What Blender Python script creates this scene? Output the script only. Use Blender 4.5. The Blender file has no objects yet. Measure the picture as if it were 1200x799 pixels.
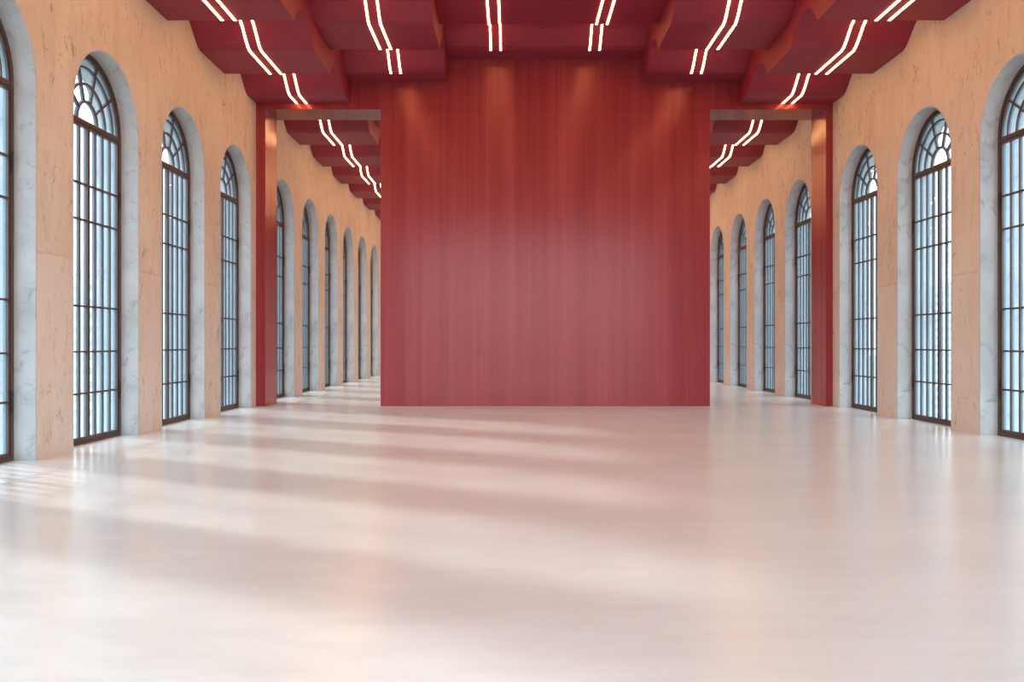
import bpy, bmesh, math, random
from mathutils import Vector, Matrix

random.seed(7)
S = 0.0216                      # metres per unit (one photo pixel at the partition, 1000 units away)
FL = 73.8                       # eye height above the floor, in units
SC = bpy.context.scene
COL = SC.collection

XL, XR = -300.0, 376.0          # inner faces of the long walls
WT = 34.0                       # wall thickness
PITCH = 147.3
Y0, Y1, Y2, YE = -175.8, 1000.0, 1048.0, 2670.5
HT = 376.0                      # top of the shell (height over the eye)
SPR, RAD = 164.0, 51.85         # springing height over the eye, arch radius


def P(x, y, h):
    return Vector((x * S, y * S, (h + FL) * S))


# ------------------------------------------------------------------ node helpers
def lin(c):
    return tuple(((v / 255) / 12.92 if v / 255 <= 0.04045 else ((v / 255 + 0.055) / 1.055) ** 2.4) for v in c) + (1.0,)


def new_mat(name):
    m = bpy.data.materials.new(name)
    m.use_nodes = True
    nt = m.node_tree
    nt.nodes.clear()
    out = nt.nodes.new('ShaderNodeOutputMaterial')
    return m, nt, out


def N(nt, kind, **kw):
    n = nt.nodes.new(kind)
    for k, v in kw.items():
        if k.startswith('i_'):
            n.inputs[k[2:].replace('_', ' ')].default_value = v
        else:
            setattr(n, k, v)
    return n


def ramp(nt, src, stops, interp='LINEAR'):
    r = nt.nodes.new('ShaderNodeValToRGB')
    r.color_ramp.interpolation = interp
    els = r.color_ramp.elements
    while len(els) < len(stops):
        els.new(0.5)
    for e, (p, c) in zip(els, stops):
        e.position = p
        e.color = c if len(c) == 4 else tuple(c) + (1.0,)
    nt.links.new(src, r.inputs[0])
    return r.outputs[0]


def coords(nt, scale=(1, 1, 1)):
    tc = nt.nodes.new('ShaderNodeTexCoord')
    mp = nt.nodes.new('ShaderNodeMapping')
    mp.inputs['Scale'].default_value = scale
    nt.links.new(tc.outputs['Object'], mp.inputs[0])
    return mp.outputs[0]


def noise(nt, vec, scale, detail=4, rough=0.55, dist=0.0):
    n = nt.nodes.new('ShaderNodeTexNoise')
    n.inputs['Scale'].default_value = scale
    n.inputs['Detail'].default_value = detail
    n.inputs['Roughness'].default_value = rough
    n.inputs['Distortion'].default_value = dist
    nt.links.new(vec, n.inputs['Vector'])
    return n.outputs['Fac']


def mix(nt, a, b, fac, mode='MIX'):
    n = nt.nodes.new('ShaderNodeMix')
    n.data_type = 'RGBA'
    n.blend_type = mode
    for v, s in ((fac, n.inputs[0]), (a, n.inputs[6]), (b, n.inputs[7])):
        if hasattr(v, 'links'):
            nt.links.new(v, s)
        else:
            s.default_value = v
    return n.outputs[2]


def math_n(nt, op, a, b=0.0, c=None):
    n = nt.nodes.new('ShaderNodeMath')
    n.operation = op
    for k, v in enumerate((a, b, c)):
        if v is None:
            continue
        if hasattr(v, 'links'):
            nt.links.new(v, n.inputs[k])
        else:
            n.inputs[k].default_value = v
    return n.outputs[0]


def bump(nt, h, strength, dist=0.01):
    b = nt.nodes.new('ShaderNodeBump')
    b.inputs['Strength'].default_value = strength
    b.inputs['Distance'].default_value = dist
    nt.links.new(h, b.inputs['Height'])
    return b.outputs[0]


def principled(nt, out, color, rough=0.5, metal=0.0, spec=0.5, normal=None, tint=None):
    p = nt.nodes.new('ShaderNodeBsdfPrincipled')
    for v, s in ((color, 'Base Color'), (rough, 'Roughness'), (metal, 'Metallic'), (spec, 'Specular IOR Level')):
        if hasattr(v, 'links'):
            nt.links.new(v, p.inputs[s])
        else:
            p.inputs[s].default_value = v
    if tint is not None:
        p.inputs['Specular Tint'].default_value = tint
    if normal is not None:
        nt.links.new(normal, p.inputs['Normal'])
    nt.links.new(p.outputs[0], out.inputs[0])
    return p


# ------------------------------------------------------------------ materials
def m_plaster():
    m, nt, out = new_mat('tan_plaster')
    v = coords(nt)
    vs = coords(nt, (1, 1, 0.22))
    big = noise(nt, v, 0.55, 3)
    streak = noise(nt, vs, 3.2, 6, 0.65, 0.4)
    fine = noise(nt, v, 14, 5, 0.7)
    col = ramp(nt, big, [(0.35, lin((202, 186, 167))), (0.65, lin((212, 198, 180)))])
    col = mix(nt, col, lin((183, 164, 146)), ramp(nt, streak, [(0.48, (0, 0, 0)), (0.75, (.5, .5, .5))]))
    # weathered scuffs
    sc = noise(nt, coords(nt, (1, 1, 0.5)), 6.5, 9, 0.78, 1.0)
    patch = noise(nt, v, 0.9, 3)
    scf = math_n(nt, 'MULTIPLY', ramp(nt, sc, [(0.54, (0, 0, 0)), (0.66, (1, 1, 1))]),
                 ramp(nt, patch, [(0.40, (.25, .25, .25)), (0.56, (1, 1, 1))]))
    col = mix(nt, col, lin((150, 127, 112)), scf)
    # lower lift of the plaster, a little paler and greyer, below an uneven joint line
    sep = nt.nodes.new('ShaderNodeSeparateXYZ')
    nt.links.new(v, sep.inputs[0])
    wob = math_n(nt, 'MULTIPLY', noise(nt, coords(nt, (6, 6, 0.4)), 1.5, 4), 0.08)
    zz = math_n(nt, 'ADD', sep.outputs[2], wob)
    zj = (58 + FL) * S + 0.04
    low = ramp(nt, math_n(nt, 'MULTIPLY_ADD', math_n(nt, 'SUBTRACT', zj, zz), 8.0, 0.5), [(0.3, (0, 0, 0)), (0.7, (1, 1, 1))])
    patchy = noise(nt, vs, 1.1, 4)
    lowc = ramp(nt, patchy, [(0.35, lin((210, 200, 191))), (0.65, lin((203, 186, 168)))])
    lowc = mix(nt, lowc, lin((158, 130, 114)), scf)
    col = mix(nt, col, lowc, math_n(nt, 'MULTIPLY', low, 0.75))
    line = ramp(nt, math_n(nt, 'ABSOLUTE', math_n(nt, 'SUBTRACT', zz, zj)), [(0.0, (1, 1, 1)), (0.025, (0, 0, 0))])
    col = mix(nt, col, lin((176, 146, 124)), math_n(nt, 'MULTIPLY', line, 0.45))
    h = math_n(nt, 'ADD', fine, math_n(nt, 'MULTIPLY', streak, 1.5))
    principled(nt, out, col, 0.85, 0, 0.25, bump(nt, h, 0.25, 0.01))
    return m


def m_concrete():
    m, nt, out = new_mat('grey_concrete')
    v = coords(nt)
    big = noise(nt, v, 1.3, 4)
    blot = noise(nt, v, 3.6, 8, 0.72, 0.8)
    col = ramp(nt, big, [(0.35, lin((176, 175, 174))), (0.68, lin((198, 196, 194)))])
    col = mix(nt, col, lin((122, 122, 126)), ramp(nt, blot, [(0.54, (0, 0, 0)), (0.70, (.6, .6, .6))]))
    principled(nt, out, col, 0.8, 0, 0.3, bump(nt, blot, 0.15, 0.01))
    return m


def m_floor():
    m, nt, out = new_mat('polished_pale_floor')
    v = coords(nt)
    vx = coords(nt, (0.55, 1.6, 1))
    big = noise(nt, vx, 0.5, 5, 0.6, 0.3)
    fine = noise(nt, vx, 2.6, 8, 0.62, 0.2)
    col = ramp(nt, big, [(0.3, lin((207, 213, 212))), (0.7, lin((217, 223, 222)))])
    col = mix(nt, col, lin((194, 199, 198)), ramp(nt, fine, [(0.45, (0, 0, 0)), (0.75, (.5, .5, .5))]))
    rough = ramp(nt, fine, [(0.3, (.2,) * 3), (0.7, (.27,) * 3)])
    principled(nt, out, col, rough, 0, 0.75, bump(nt, fine, 0.03, 0.01))
    return m


def m_wood():
    m, nt, out = new_mat('red_stained_timber')
    va = coords(nt, (4.2, 4.2, 0.05))
    vb = coords(nt, (22, 22, 0.16))
    v = coords(nt, (3, 3, 0.5))
    a = noise(nt, va, 1.0, 3, 0.6)
    b = noise(nt, vb, 1.0, 4, 0.6)
    c = noise(nt, v, 1.0, 6, 0.6, 1.2)
    col = ramp(nt, a, [(0.3, lin((138, 50, 55))), (0.5, lin((148, 57, 63))), (0.7, lin((160, 66, 72)))])
    col = mix(nt, col, lin((134, 44, 50)), ramp(nt, b, [(0.5, (0, 0, 0)), (0.72, (.55, .55, .55))]))
    col = mix(nt, col, lin((174, 76, 80)), ramp(nt, c, [(0.58, (0, 0, 0)), (0.78, (.35, .35, .35))]))
    sep = nt.nodes.new('ShaderNodeSeparateXYZ')
    tc = nt.nodes.new('ShaderNodeTexCoord')
    nt.links.new(tc.outputs['Object'], sep.inputs[0])
    zj = (274 + FL) * S
    line = math_n(nt, 'LESS_THAN', math_n(nt, 'ABSOLUTE', math_n(nt, 'SUBTRACT', sep.outputs[2], zj)), 0.008)
    col = mix(nt, col, lin((110, 30, 30)), math_n(nt, 'MULTIPLY', line, 0.5))
    p = principled(nt, out, col, 0.205, 0.0, 0.55, bump(nt, b, 0.03, 0.004), (1.0, 0.48, 0.42, 1))
    return m


def m_ceiling():
    m, nt, out = new_mat('crimson_ceiling_paint')
    v = coords(nt)
    a = noise(nt, v, 0.8, 3)
    col = ramp(nt, a, [(0.35, lin((136, 40, 56))), (0.65, lin((144, 45, 61)))])
    principled(nt, out, col, 0.55, 0, 0.35)
    return m


def m_plain(name, c, rough=0.5, metal=0.0, spec=0.5, var=0.06, scale=4.0):
    m, nt, out = new_mat(name)
    v = coords(nt)
    a = noise(nt, v, scale, 4)
    c1 = lin(c)
    d = tuple(x * (1 - var * 2) for x in c1[:3]) + (1,)
    principled(nt, out, ramp(nt, a, [(0.35, d), (0.65, c1)]), rough, metal, spec)
    return m


def m_glass():
    m, nt, out = new_mat('pale_blue_glass')
    tr = N(nt, 'ShaderNodeBsdfTransparent')
    tr.inputs[0].default_value = (0.86, 0.885, 0.895, 1)
    gl = N(nt, 'ShaderNodeBsdfGlossy')
    gl.inputs['Roughness'].default_value = 0.02
    gl.inputs['Color'].default_value = (0.85, 0.95, 1, 1)
    lw = N(nt, 'ShaderNodeLayerWeight')
    lw.inputs['Blend'].default_value = 0.5
    fr = math_n(nt, 'MULTIPLY_ADD', math_n(nt, 'POWER', lw.outputs['Facing'], 5.0), 0.9, 0.04)
    ms = N(nt, 'ShaderNodeMixShader')
    nt.links.new(fr, ms.inputs[0])
    nt.links.new(tr.outputs[0], ms.inputs[1])
    nt.links.new(gl.outputs[0], ms.inputs[2])
    nt.links.new(ms.outputs[0], out.inputs[0])
    return m


def m_light():
    m, nt, out = new_mat('white_light_line')
    e = N(nt, 'ShaderNodeEmission')
    e.inputs[0].default_value = (1.0, 0.52, 0.22, 1)
    e.inputs[1].default_value = LIGHT
    nt.links.new(e.outputs[0], out.inputs[0])
    return m


LIGHT = 24.0
M = {}
M['plaster'] = m_plaster()
M['concrete'] = m_concrete()
M['floor'] = m_floor()
M['wood'] = m_wood()
M['ceiling'] = m_ceiling()
M['frame'] = m_plain('dark_bronze_metal', (92, 70, 62), 0.45, 0.3, 0.5)
M['outer'] = m_plain('grey_outer_metal', (128, 142, 150), 0.5, 0.1, 0.5)
M['hinge'] = m_plain('dark_steel', (58, 50, 48), 0.4, 0.6, 0.5)
M['glass'] = m_glass()
M['light'] = m_light()
M['ground'] = m_plain('pale_paving', (150, 150, 148), 0.9, 0, 0.2, 0.05, 0.02)
M['tower'] = m_plain('tower_cladding', (222, 220, 216), 0.8, 0, 0.3, 0.03, 0.05)
M['band'] = m_plain('tower_glazing', (158, 162, 160), 0.4, 0, 0.5, 0.05, 0.1)


# ------------------------------------------------------------------ object helpers
def obj(name, bm, mat, parent=None, bevel=0.0):
    bmesh.ops.recalc_face_normals(bm, faces=bm.faces)
    me = bpy.data.meshes.new(name)
    bm.to_mesh(me)
    bm.free()
    me.materials.append(mat)
    o = bpy.data.objects.new(name, me)
    COL.objects.link(o)
    if parent is not None:
        o.parent = parent
    if bevel:
        b = o.modifiers.new('bevel', 'BEVEL')
        b.width = bevel
        b.segments = 2
        b.limit_method = 'ANGLE'
    return o


def empty(name, loc=(0, 0, 0), rz=0.0):
    o = bpy.data.objects.new(name, None)
    COL.objects.link(o)
    o.location = loc
    o.rotation_euler = (0, 0, rz)
    return o


def tag(o, label, cat, group=None, kind=None):
    o['label'] = label
    o['category'] = cat
    if group:
        o['group'] = group
    if kind:
        o['kind'] = kind
    return o


def prism(bm, pts, t0, t1, f):
    """solid between two copies of polygon pts; f(a, b, t) -> point"""
    va = [bm.verts.new(f(a, b, t0)) for a, b in pts]
    vb = [bm.verts.new(f(a, b, t1)) for a, b in pts]
    n = len(pts)
    bm.faces.new(va)
    bm.faces.new(list(reversed(vb)))
    for i in range(n):
        j = (i + 1) % n
        bm.faces.new((va[i], vb[i], vb[j], va[j]))


def box(bm, x0, x1, y0, y1, h0, h1):
    prism(bm, [(x0, y0), (x1, y0), (x1, y1), (x0, y1)], h0, h1, lambda a, b, t: P(a, b, t))


def arc(cx, cz, r, a0, a1, n):
    return [(cx + r * math.cos(a0 + (a1 - a0) * k / n), cz + r * math.sin(a0 + (a1 - a0) * k / n)) for k in range(n + 1)]


# ------------------------------------------------------------------ long walls
F_CENT = [Y0 + PITCH / 2 + PITCH * k for k in range(8)]           # front hall openings
B_CENT = [1123.85 + PITCH * k for k in range(11)]                  # openings beyond the partition
F_END = F_CENT[-1] + PITCH / 2
B_BEG = B_CENT[0] - PITCH / 2
YBACK = B_CENT[-1] + PITCH / 2


def long_wall(name, xi, xo, label):
    bm = bmesh.new()
    g = 1.0                                                       # room for the concrete lining
    f = lambda a, b, t: P(t, a, b)
    for c in F_CENT + B_CENT:
        y0, y1 = c - PITCH / 2, c + PITCH / 2
        r = RAD
        pts = [(y0, -FL), (c - r, -FL), (c - r, SPR)]
        pts += arc(c, SPR, r, math.pi, 0, 40)[1:]
        pts += [(c + r, -FL), (y1, -FL), (y1, HT), (y0, HT)]
        prism(bm, pts, xi, xo, f)
    box(bm, min(xi, xo), max(xi, xo), F_END, B_BEG, -FL, HT)
    o = obj(name, bm, M['plaster'])
    tag(o, label, 'wall', None, 'structure')
    return o


long_wall('wall_left', XL, XL - WT, 'long tan plaster wall with arched windows on the left side of the hall')
long_wall('wall_right', XR, XR + WT, 'long tan plaster wall with arched windows on the right side of the hall')

# floor
bm = bmesh.new()
box(bm, XL - WT, XR + WT, Y0 - 20, YBACK + 20, -FL - 14, -FL)
tag(obj('floor', bm, M['floor']), 'pale polished concrete floor of the whole hall', 'floor', None, 'structure')

# end wall far behind the partition
bm = bmesh.new()
box(bm, XL - WT, XR + WT, YBACK, YBACK + 20, -FL, HT)
tag(obj('wall_back', bm, M['plaster']), 'far end wall of the hall beyond the red partition', 'wall', None, 'structure')

# rear wall behind the viewer: a plaster frame round one big glazed front
bm = bmesh.new()
RX0, RX1, RH = -290.0, 366.0, 276.0
box(bm, XL - WT, RX0, Y0 - 20, Y0, -FL, HT)
box(bm, RX1, XR + WT, Y0 - 20, Y0, -FL, HT)
box(bm, RX0, RX1, Y0 - 20, Y0, RH, HT)
tag(obj('wall_rear', bm, M['plaster']), 'rear end wall around the wide glazed front', 'wall', None, 'structure')


# ------------------------------------------------------------------ arched windows
RI = RAD - 1.4                # opening inside the concrete lining (the lining is 1.4 thick)


def loc_f(u, h, d):           # window coordinates: u along the wall, h over the eye, d outward
    return Vector((d * S, u * S, (h + FL) * S))


def lbox(bm, u0, u1, h0, h1, d0, d1):
    prism(bm, [(u0, h0), (u1, h0), (u1, h1), (u0, h1)], d0, d1, loc_f)


def ring(bm, c, r0, r1, a0, a1, d0, d1, n):
    pts = arc(0, c, r1, a0, a1, n) + list(reversed(arc(0, c, r0, a0, a1, n)))
    # strip of quads instead of one n-gon
    for k in range(n):
        t0, t1 = a0 + (a1 - a0) * k / n, a0 + (a1 - a0) * (k + 1) / n
        q = [(r0 * math.cos(t0), c + r0 * math.sin(t0)), (r1 * math.cos(t0), c + r1 * math.sin(t0)),
             (r1 * math.cos(t1), c + r1 * math.sin(t1)), (r0 * math.cos(t1), c + r0 * math.sin(t1))]
        prism(bm, q, d0, d1, loc_f)
    bmesh.ops.remove_doubles(bm, verts=bm.verts, dist=1e-5)
    # drop the inner partition faces left between the segments
    seen = {}
    for fc in list(bm.faces):
        key = tuple(sorted(v.index for v in fc.verts)) if False else frozenset(fc.verts)
        seen.setdefault(key, []).append(fc)
    kill = [x for fs in seen.values() if len(fs) > 1 for x in fs]
    if kill:
        bmesh.ops.delete(bm, geom=kill, context='FACES_ONLY')


def arch_band(bm, r0, r1, hb, d0, d1, n=40):
    """inverted U: two straight legs from hb up to the springing and a half ring over them"""
    pts = [(-r1, hb), (-r1, SPR)] + arc(0, SPR, r1, math.pi, 0, n)[1:] + [(r1, hb), (r0, hb)]
    pts += arc(0, SPR, r0, 0, math.pi, n) + [(-r0, hb)]
    prism(bm, pts, d0, d1, loc_f)


FB = -FL                      # floor level
BARS = [191.0, 164.5, 101.0, 67.5, 36.8]      # glazing bar heights over the floor
DF0, DF1 = 13.6, 18.0         # fixed frame depth range
DS0, DS1 = 14.5, 15.75         # sash depth range
DM0, DM1 = 15.0, 15.7
GL0, GL1 = 15.8, 15.98       # glass
DO0, DO1 = 16.03, 17.7       # grey outer bars         # glazing bars
FRW = 2.3                     # face width of fixed frame
SR = RI - FRW - 0.12          # outer radius of the sashes
TR0, TR1 = 160.6, 164.0       # transom


def build_window():
    root = empty('window_1')
    root['kind'] = 'structure'
    # concrete lining through the whole wall
    bm = bmesh.new()
    arch_band(bm, RI, RAD - 0.03, FB, 0.0, WT + 0.3, 48)
    obj('reveal', bm, M['concrete'], root)
    # fixed frame
    bm = bmesh.new()
    arch_band(bm, RI - FRW, RI - 0.02, FB, DF0, DF1, 48)
    lbox(bm, -(RI - FRW), RI - FRW, FB + 0.05, FB + 2.2, DF0, DF1)
    obj('frame', bm, M['frame'], root, 0.008)
    bm = bmesh.new()
    lbox(bm, -(RI - FRW) + 0.02, RI - FRW - 0.02, TR0, TR1, DF0 + 0.3, DF1)
    obj('transom', bm, M['frame'], root, 0.008)
    # fanlight: bronze bars inside, glass, grey bars outside
    c = TR1
    ra = SR - (TR1 - SPR)

    def fan_bars(bm, s0, s1, m0, m1):
        ring(bm, c, ra - 2.0, ra - 0.15, 0, math.pi, s0, s1, 40)
        for r, w in ((15.0, 1.6), (27.8, 1.4), (39.8, 1.4)):
            ring(bm, c, r - w / 2, r + w / 2, 0, math.pi, m0, m1, 32)
        for k in (1, 2, 3, 4):
            a = math.pi * k / 5
            ca, sa = math.cos(a), math.sin(a)
            w = 0.7
            q = [(15.0 * ca - w * sa, c + 15.0 * sa + w * ca), (15.0 * ca + w * sa, c + 15.0 * sa - w * ca),
                 ((ra - 1) * ca + w * sa, c + (ra - 1) * sa - w * ca), ((ra - 1) * ca - w * sa, c + (ra - 1) * sa + w * ca)]
            prism(bm, q, m0 + 0.05, m1 - 0.05, loc_f)
    bm = bmesh.new()
    fan_bars(bm, DS0, DS1, DM0, DM1)
    fan = obj('fanlight', bm, M['frame'], root)
    bm = bmesh.new()
    fan_bars(bm, DO0, DO1 + 0.1, DO0, DO1)
    obj('outer_bars', bm, M['outer'], fan)
    bm = bmesh.new()
    prism(bm, arc(0, c, ra - 1.2, 0, math.pi, 32), GL0, GL1, loc_f)
    obj('glass', bm, M['glass'], fan)
    # two casements
    u_out = SR - 0.15
    hb, ht = FB + 2.35, TR0 - 0.2
    for s in (-1, 1):
        uu = lambda a, b: (min(s * a, s * b), max(s * a, s * b))

        def leaf_bars(bm, s0, s1, m0, m1):
            for a, b in ((0.08, 1.7), (u_out - 2.2, u_out)):
                lbox(bm, *uu(a, b), hb, ht, s0, s1)
            lbox(bm, *uu(1.6, u_out - 2.1), hb, hb + 2.6, s0, s1)
            lbox(bm, *uu(1.6, u_out - 2.1), ht - 1.6, ht, s0, s1)
            step = (u_out - 1.0) / 4
            for k in (1, 2, 3):
                lbox(bm, *uu(step * k - 0.75, step * k + 0.75), hb + 2.5, ht - 1.5, m0, m1)
            for b in BARS:
                lbox(bm, *uu(1.6, u_out - 2.1), FB + b - 0.65, FB + b + 0.65, m0 - 0.04, m1 - 0.04)
        bm = bmesh.new()
        leaf_bars(bm, DS0, DS1, DM0, DM1)
        cas = obj('casement', bm, M['frame'], root)
        bm = bmesh.new()
        leaf_bars(bm, DO0, DO1 + 0.1, DO0 + 0.05, DO1)
        obj('outer_bars', bm, M['outer'], cas)
        bm = bmesh.new()
        lbox(bm, *uu(0.5, u_out - 0.6), hb + 1.4, ht - 0.8, GL0, GL1)
        obj('glass', bm, M['glass'], cas)
        for hz in (187.0, 37.0):
            bm = bmesh.new()
            for k in range(3):
                z0 = FB + hz - 6.3 + k * 4.25
                pts = arc(s * (SR - 0.1), DF0 - 0.35, 0.62, 0, 2 * math.pi, 12)[:-1]
                prism(bm, pts, z0, z0 + 4.1, lambda a, b, t: loc_f(a, t, b))
            pts = arc(s * (SR - 0.1), DF0 - 0.35, 0.4, 0, 2 * math.pi, 10)[:-1]
            prism(bm, pts, FB + hz - 6.9, FB + hz + 7.0, lambda a, b, t: loc_f(a, t, b))
            obj('hinge', bm, M['hinge'], cas)
    return root


def copy_tree(o, parent=None):
    c = o.copy()
    COL.objects.link(c)
    if parent is not None:
        c.parent = parent
        c.matrix_parent_inverse = Matrix.Identity(4)
    for ch in list(o.children):
        copy_tree(ch, c)
    return c


ORD = ['first', 'second', 'third', 'fourth', 'fifth', 'sixth', 'seventh', 'eighth', 'ninth', 'tenth', 'eleventh']
proto = build_window()
n_win = 0
for side in ('left', 'right'):
    for room, cents in (('front', F_CENT), ('back', B_CENT)):
        for k, c in enumerate(cents):
            o = proto if n_win == 0 else copy_tree(proto)
            n_win += 1
            o.name = 'window_%d' % n_win
            o.location = (((XL if side == 'left' else XR)) * S, c * S, 0)
            o.rotation_euler = (0, 0, 0)
            # the unit is symmetric along the wall; the left wall's opens outward towards -x
            if side == 'left':
                o.rotation_euler = (0, 0, math.pi)
            if room == 'front':
                j = len(cents) - 1 - k
                lab = 'tall arched window in the %s wall, %s one on this side of the red partition' % (side, ORD[j])
            else:
                lab = 'tall arched window in the %s wall, %s one beyond the red partition' % (side, ORD[k])
            tag(o, lab, 'window', None, 'structure')

# rear glazing
bm = bmesh.new()
yy0, yy1 = Y0 - 14, Y0 - 7
box(bm, RX0, RX1, yy0, yy1, -FL, -FL + 5)
box(bm, RX0, RX1, yy0, yy1, RH - 5, RH)
nx, nz = 10, 4
for k in range(nx + 1):
    x = RX0 + 2.5 + (RX1 - RX0 - 5) * k / nx
    box(bm, x - 1.6, x + 1.6, yy0, yy1, -FL + 5, RH - 5)
for k in range(1, nz):
    h = -FL + (RH + FL) * k / nz
    box(bm, RX0 + 2, RX1 - 2, yy0 + 1, yy1 - 1, h - 2, h + 2)
rw = obj('window_%d' % (n_win + 1), bm, M['frame'])
tag(rw, 'wide glazed front in the rear end wall', 'window', None, 'structure')
bm = bmesh.new()
box(bm, RX0 + 1, RX1 - 1, Y0 - 10.8, Y0 - 10.2, -FL + 2, RH - 2)
obj('glass', bm, M['glass'], rw)

# ------------------------------------------------------------------ red partition
part = empty('wall_partition', P(0, Y1, -FL))
tag(part, 'red stained timber partition wall with a wide blank middle panel and two tall openings', 'partition', None, 'structure')


def rel(o):
    o.matrix_parent_inverse = part.matrix_world.inverted() if False else Matrix.Translation(-part.location)
    return o


PX0, PX1 = -154.0, 232.0
LH = 273.8
bm = bmesh.new()
box(bm, PX0, PX1, Y1, Y2, -FL, 345)
rel(obj('panel', bm, M['wood'], part))
for x0, x1 in ((XL + 0.05, PX0 - 0.02), (PX1 + 0.02, XR - 0.05)):
    bm = bmesh.new()
    box(bm, x0, x1, Y1, Y2, LH, 345)
    rel(obj('lintel', bm, M['wood'], part))
for x0, x1 in ((XL + 0.05, -289.0), (367.8, XR - 0.05)):
    bm = bmesh.new()
    box(bm, x0, x1, Y1, Y2, -FL, LH - 0.02)
    rel(obj('door_post', bm, M['wood'], part))

# ------------------------------------------------------------------ stepped ceiling
BX = [-300.0, -189.5, -75.5, 152.5, 266.0, 376.0]
BH = [280.8, 306.3, 332.5, 306.3, 280.8]
PROF = [(0, 0), (2.5, 2.5), (6, 6.8), (10, 11.5), (14, 15), (19, 18), (25, 20), (33, 21), (41, 20.7), (48, 19),
        (54, 15.8), (60, 11), (66, 6), (72, 2), (78, 0)]      # from the back lower edge of one box to the next flat


def interp(d):
    d = d % PITCH
    if d >= 78:
        return 0.0
    for (a, b), (c, e) in zip(PROF, PROF[1:]):
        if a <= d <= c:
            return b + (e - b) * (d - a) / (c - a)
    return 0.0


def profile(y0, y1, edge):
    """(y, dh) points of the underside between y0 and y1; box back edges at edge + k*PITCH"""
    ys = {y0, y1}
    k = math.floor((y0 - edge) / PITCH) - 1
    while edge + k * PITCH < y1 + PITCH:
        for d, _ in PROF:
            y = edge + k * PITCH + d
            if y0 < y < y1:
                ys.add(y)
        k += 1
    return [(y, interp(y - edge)) for y in sorted(ys)]


E_F, E_B = 742.6, 1209.7
ceil_root = empty('ceiling', (0, 0, 0))
tag(ceil_root, 'stepped crimson ceiling of wavy beams over the hall', 'ceiling', None, 'structure')
for (y0, y1, e) in ((Y0, Y1 - 0.05, E_F), (Y2 + 0.05, YBACK, E_B)):
    pr = profile(y0, y1, e)
    for i in range(5):
        bm = bmesh.new()
        g0 = 0.05 if i == 0 else 0.0
        g1 = 0.05 if i == 4 else 0.0
        top = HT
        x0, x1 = BX[i] + g0, BX[i + 1] - g1
        va = [(bm.verts.new(P(x0, y, BH[i] + d)), bm.verts.new(P(x1, y, BH[i] + d)),
               bm.verts.new(P(x1, y, top)), bm.verts.new(P(x0, y, top))) for y, d in pr]
        for q, r in zip(va, va[1:]):
            for k in range(4):
                bm.faces.new((q[k], q[(k + 1) % 4], r[(k + 1) % 4], r[k]))
        bm.faces.new(va[0])
        bm.faces.new(list(reversed(va[-1])))
        obj('ceiling_band', bm, M['ceiling'], ceil_root)
# plain soffit of the partition gap
bm = bmesh.new()
box(bm, XL + 0.05, XR - 0.05, Y1, Y2, 345.05, HT)
obj('ceiling_infill', bm, M['ceiling'], ceil_root)

# ------------------------------------------------------------------ light lines
ROWS = [(-246.5, 0, 'left outer'), (-131.8, 1, 'left middle'),
        (-18.5, 2, 'left inner'), (93.6, 2, 'right inner'),
        (209.0, 3, 'right middle'), (322.5, 4, 'right outer')]
GAP, LW = 5.6, 1.0


def light_line(x, band, ya, yb, edge):
    bm = bmesh.new()
    pr = profile(ya, yb, edge)
    t0, t1 = 0.05, 0.5
    rows = []
    for y, d in pr:
        h = BH[band] + d
        rows.append((bm.verts.new(P(x - LW, y, h - t0)), bm.verts.new(P(x + LW, y, h - t0)),
                     bm.verts.new(P(x + LW, y, h - t1)), bm.verts.new(P(x - LW, y, h - t1))))
    for q, r in zip(rows, rows[1:]):
        for k in range(4):
            bm.faces.new((q[k], q[(k + 1) % 4], r[(k + 1) % 4], r[k]))
    bm.faces.new(rows[0])
    bm.faces.new(list(reversed(rows[-1])))
    return obj('ceiling_light_line', bm, M['light'])


for x, band, where in ROWS:
    for s, sd in ((-1, 'left'), (1, 'right')):
        for j in range(8):                              # towards the viewer from the partition
            e0 = E_F + (1 - j) * PITCH                  # back edge of the box in front of this one
            ya, yb = e0 + 30, min(e0 + PITCH + 29.5, Y1 - 0.6)
            if ya < Y0 + 1:
                break
            if j == 0 and band in (1, 2, 3):
                yb = e0 + 79
            o = light_line(x + s * GAP, band, ya, yb, E_F)
            tag(o, '%s white light line of the %s pair, on the %s beam before the partition' % (sd, where, ORD[j]),
                'ceiling light', 'white light lines on the ceiling before the partition', 'thing')
        for j in range(8):
            e0 = E_B + (j - 1) * PITCH
            o = light_line(x + s * GAP, band, max(e0 + 30, Y2 + 0.6), e0 + PITCH + 29.5, E_B)
            tag(o, '%s white light line of the %s pair, on the %s beam beyond the partition' % (sd, where, ORD[j]), 'ceiling light',
                'white light lines on the ceiling beyond the partition', 'thing')

# ------------------------------------------------------------------ outside
GZ = -20.0
bm = bmesh.new()
vs = [bm.verts.new(v) for v in ((-1500, -1500, GZ), (1500, -1500, GZ), (1500, 1500, GZ), (-1500, 1500, GZ))]
bot = [bm.verts.new(v.co - Vector((0, 0, 1))) for v in vs]
bm.faces.new(vs)
bm.faces.new(list(reversed(bot)))
for i in range(4):
    bm.faces.new((vs[i], bot[i], bot[(i + 1) % 4], vs[(i + 1) % 4]))
tag(obj('ground', bm, M['ground']), 'pale paved ground far below the windows', 'ground', None, 'structure')


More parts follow.
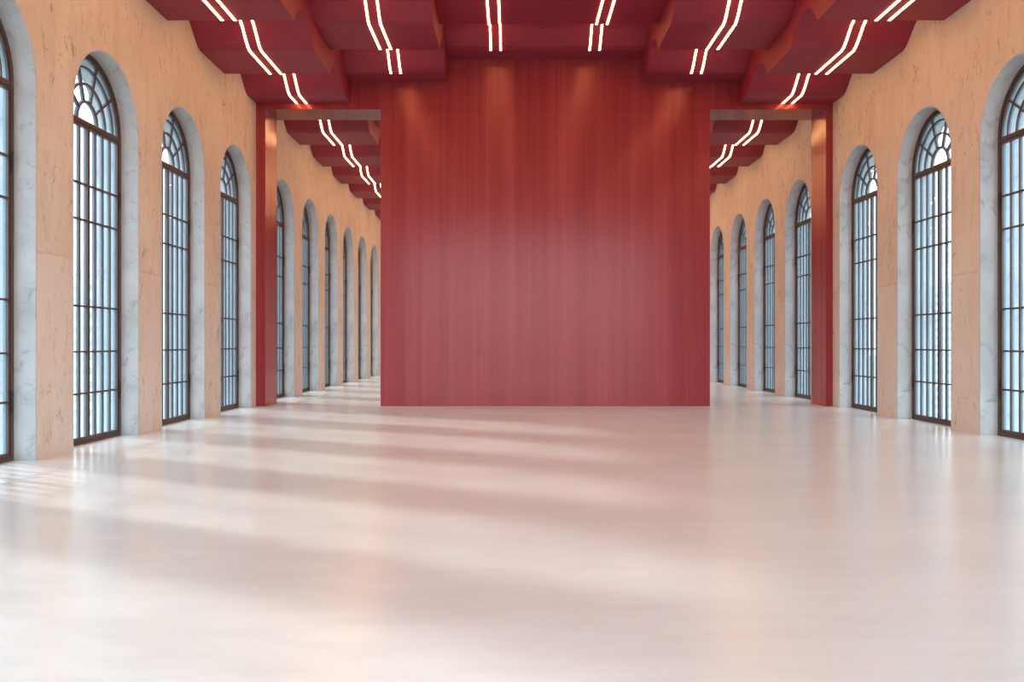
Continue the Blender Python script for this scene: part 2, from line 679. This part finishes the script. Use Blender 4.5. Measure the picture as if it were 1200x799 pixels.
def tower(x, y, w, d, top, floors, fins, label):
    root = empty('tower_block', (x, y, GZ))
    tag(root, label, 'building', 'pale tower blocks outside the windows')

    def b(bm, x0, x1, y0, y1, z0, z1):
        prism(bm, [(x0, y0), (x1, y0), (x1, y1), (x0, y1)], z0, z1, lambda a, c, t: Vector((a, c, t)))
    H = top - GZ
    bm = bmesh.new()
    b(bm, -w / 2, w / 2, -d / 2, d / 2, 0, H)
    b(bm, -w / 2 - .5, w / 2 + .5, -d / 2 - .5, d / 2 + .5, H, H + 1.0)
    obj('shell', bm, M['tower'], root)
    fh = (H - 2.5) / floors
    for k in range(floors):
        bm = bmesh.new()
        z0 = 2 + fh * k
        b(bm, -w / 2 - .12, w / 2 + .12, -d / 2 - .12, d / 2 + .12, z0, z0 + fh * .5)
        obj('window_band', bm, M['band'], root)
    for k in range(fins + 1):
        xx = -w / 2 + w * k / fins
        bm = bmesh.new()
        b(bm, xx - .45, xx + .45, -d / 2 - .3, -d / 2 - .05, 0, H)
        obj('facade_pier', bm, M['tower'], root)


tower(-104, 205, 22, 24, 17, 11, 5, 'pale banded tower block seen through the left windows')
tower(112, 215, 30, 24, 15, 16, 10, 'pale gridded tower block seen through the right windows')
tower(78, 118, 12, 16, 9, 9, 6, 'smaller pale block seen through the near right window')

# ------------------------------------------------------------------ light
w = bpy.data.worlds.new('sky')
SC.world = w
w.use_nodes = True
nt = w.node_tree
nt.nodes.clear()
wo = nt.nodes.new('ShaderNodeOutputWorld')
bg = nt.nodes.new('ShaderNodeBackground')
tc = nt.nodes.new('ShaderNodeTexCoord')
sep = nt.nodes.new('ShaderNodeSeparateXYZ')
nt.links.new(tc.outputs['Generated'], sep.inputs[0])
c = ramp(nt, sep.outputs[2], [(0.0, (0.88, 0.95, 1.0)), (0.5, (0.76, 0.88, 1.0))])
# the sky is whiter and dimmer on the sun's side, bluer and brighter opposite it
side = ramp(nt, math_n(nt, 'MULTIPLY_ADD', sep.outputs[1], 0.5, 0.5), [(0.1, (0.76, 0.93, 1.0)), (0.85, (0.44, 0.42, 0.395))])
c = mix(nt, c, side, 1.0, 'MULTIPLY')
nt.links.new(c, bg.inputs[0])
bg.inputs[1].default_value = 9.3
nt.links.new(bg.outputs[0], wo.inputs[0])

sun = bpy.data.lights.new('sun', 'SUN')
sun.energy = 4.8
sun.angle = math.radians(4.0)
sun.color = (1.0, 0.96, 0.92)
so = bpy.data.objects.new('sun', sun)
COL.objects.link(so)
el, az = math.radians(32), math.radians(29)
d = Vector((math.cos(el) * math.cos(az), -math.cos(el) * math.sin(az), -math.sin(el)))
so.rotation_euler = d.to_track_quat('-Z', 'Y').to_euler()
so.location = (-60, 60, 60)

# ------------------------------------------------------------------ camera and view
cam = bpy.data.cameras.new('camera')
cam.sensor_width = 36.0
cam.lens = 30.0
cam.shift_y = 2.5 / 1200
cam.clip_end = 4000
co = bpy.data.objects.new('camera', cam)
COL.objects.link(co)
co.location = P(0, 0, 0)
co.rotation_euler = (math.pi / 2, 0, 0)
SC.camera = co

SC.view_settings.view_transform = 'Standard'
SC.view_settings.look = 'None'
SC.view_settings.exposure = 0.0
SC.view_settings.gamma = 1.0
SC.view_settings.use_curve_mapping = False
cy = SC.cycles
cy.use_denoising = True
cy.max_bounces = 10
cy.diffuse_bounces = 6
cy.glossy_bounces = 4
cy.transparent_max_bounces = 24
cy.sample_clamp_indirect = 12.0
cy.caustics_reflective = False
cy.caustics_refractive = False
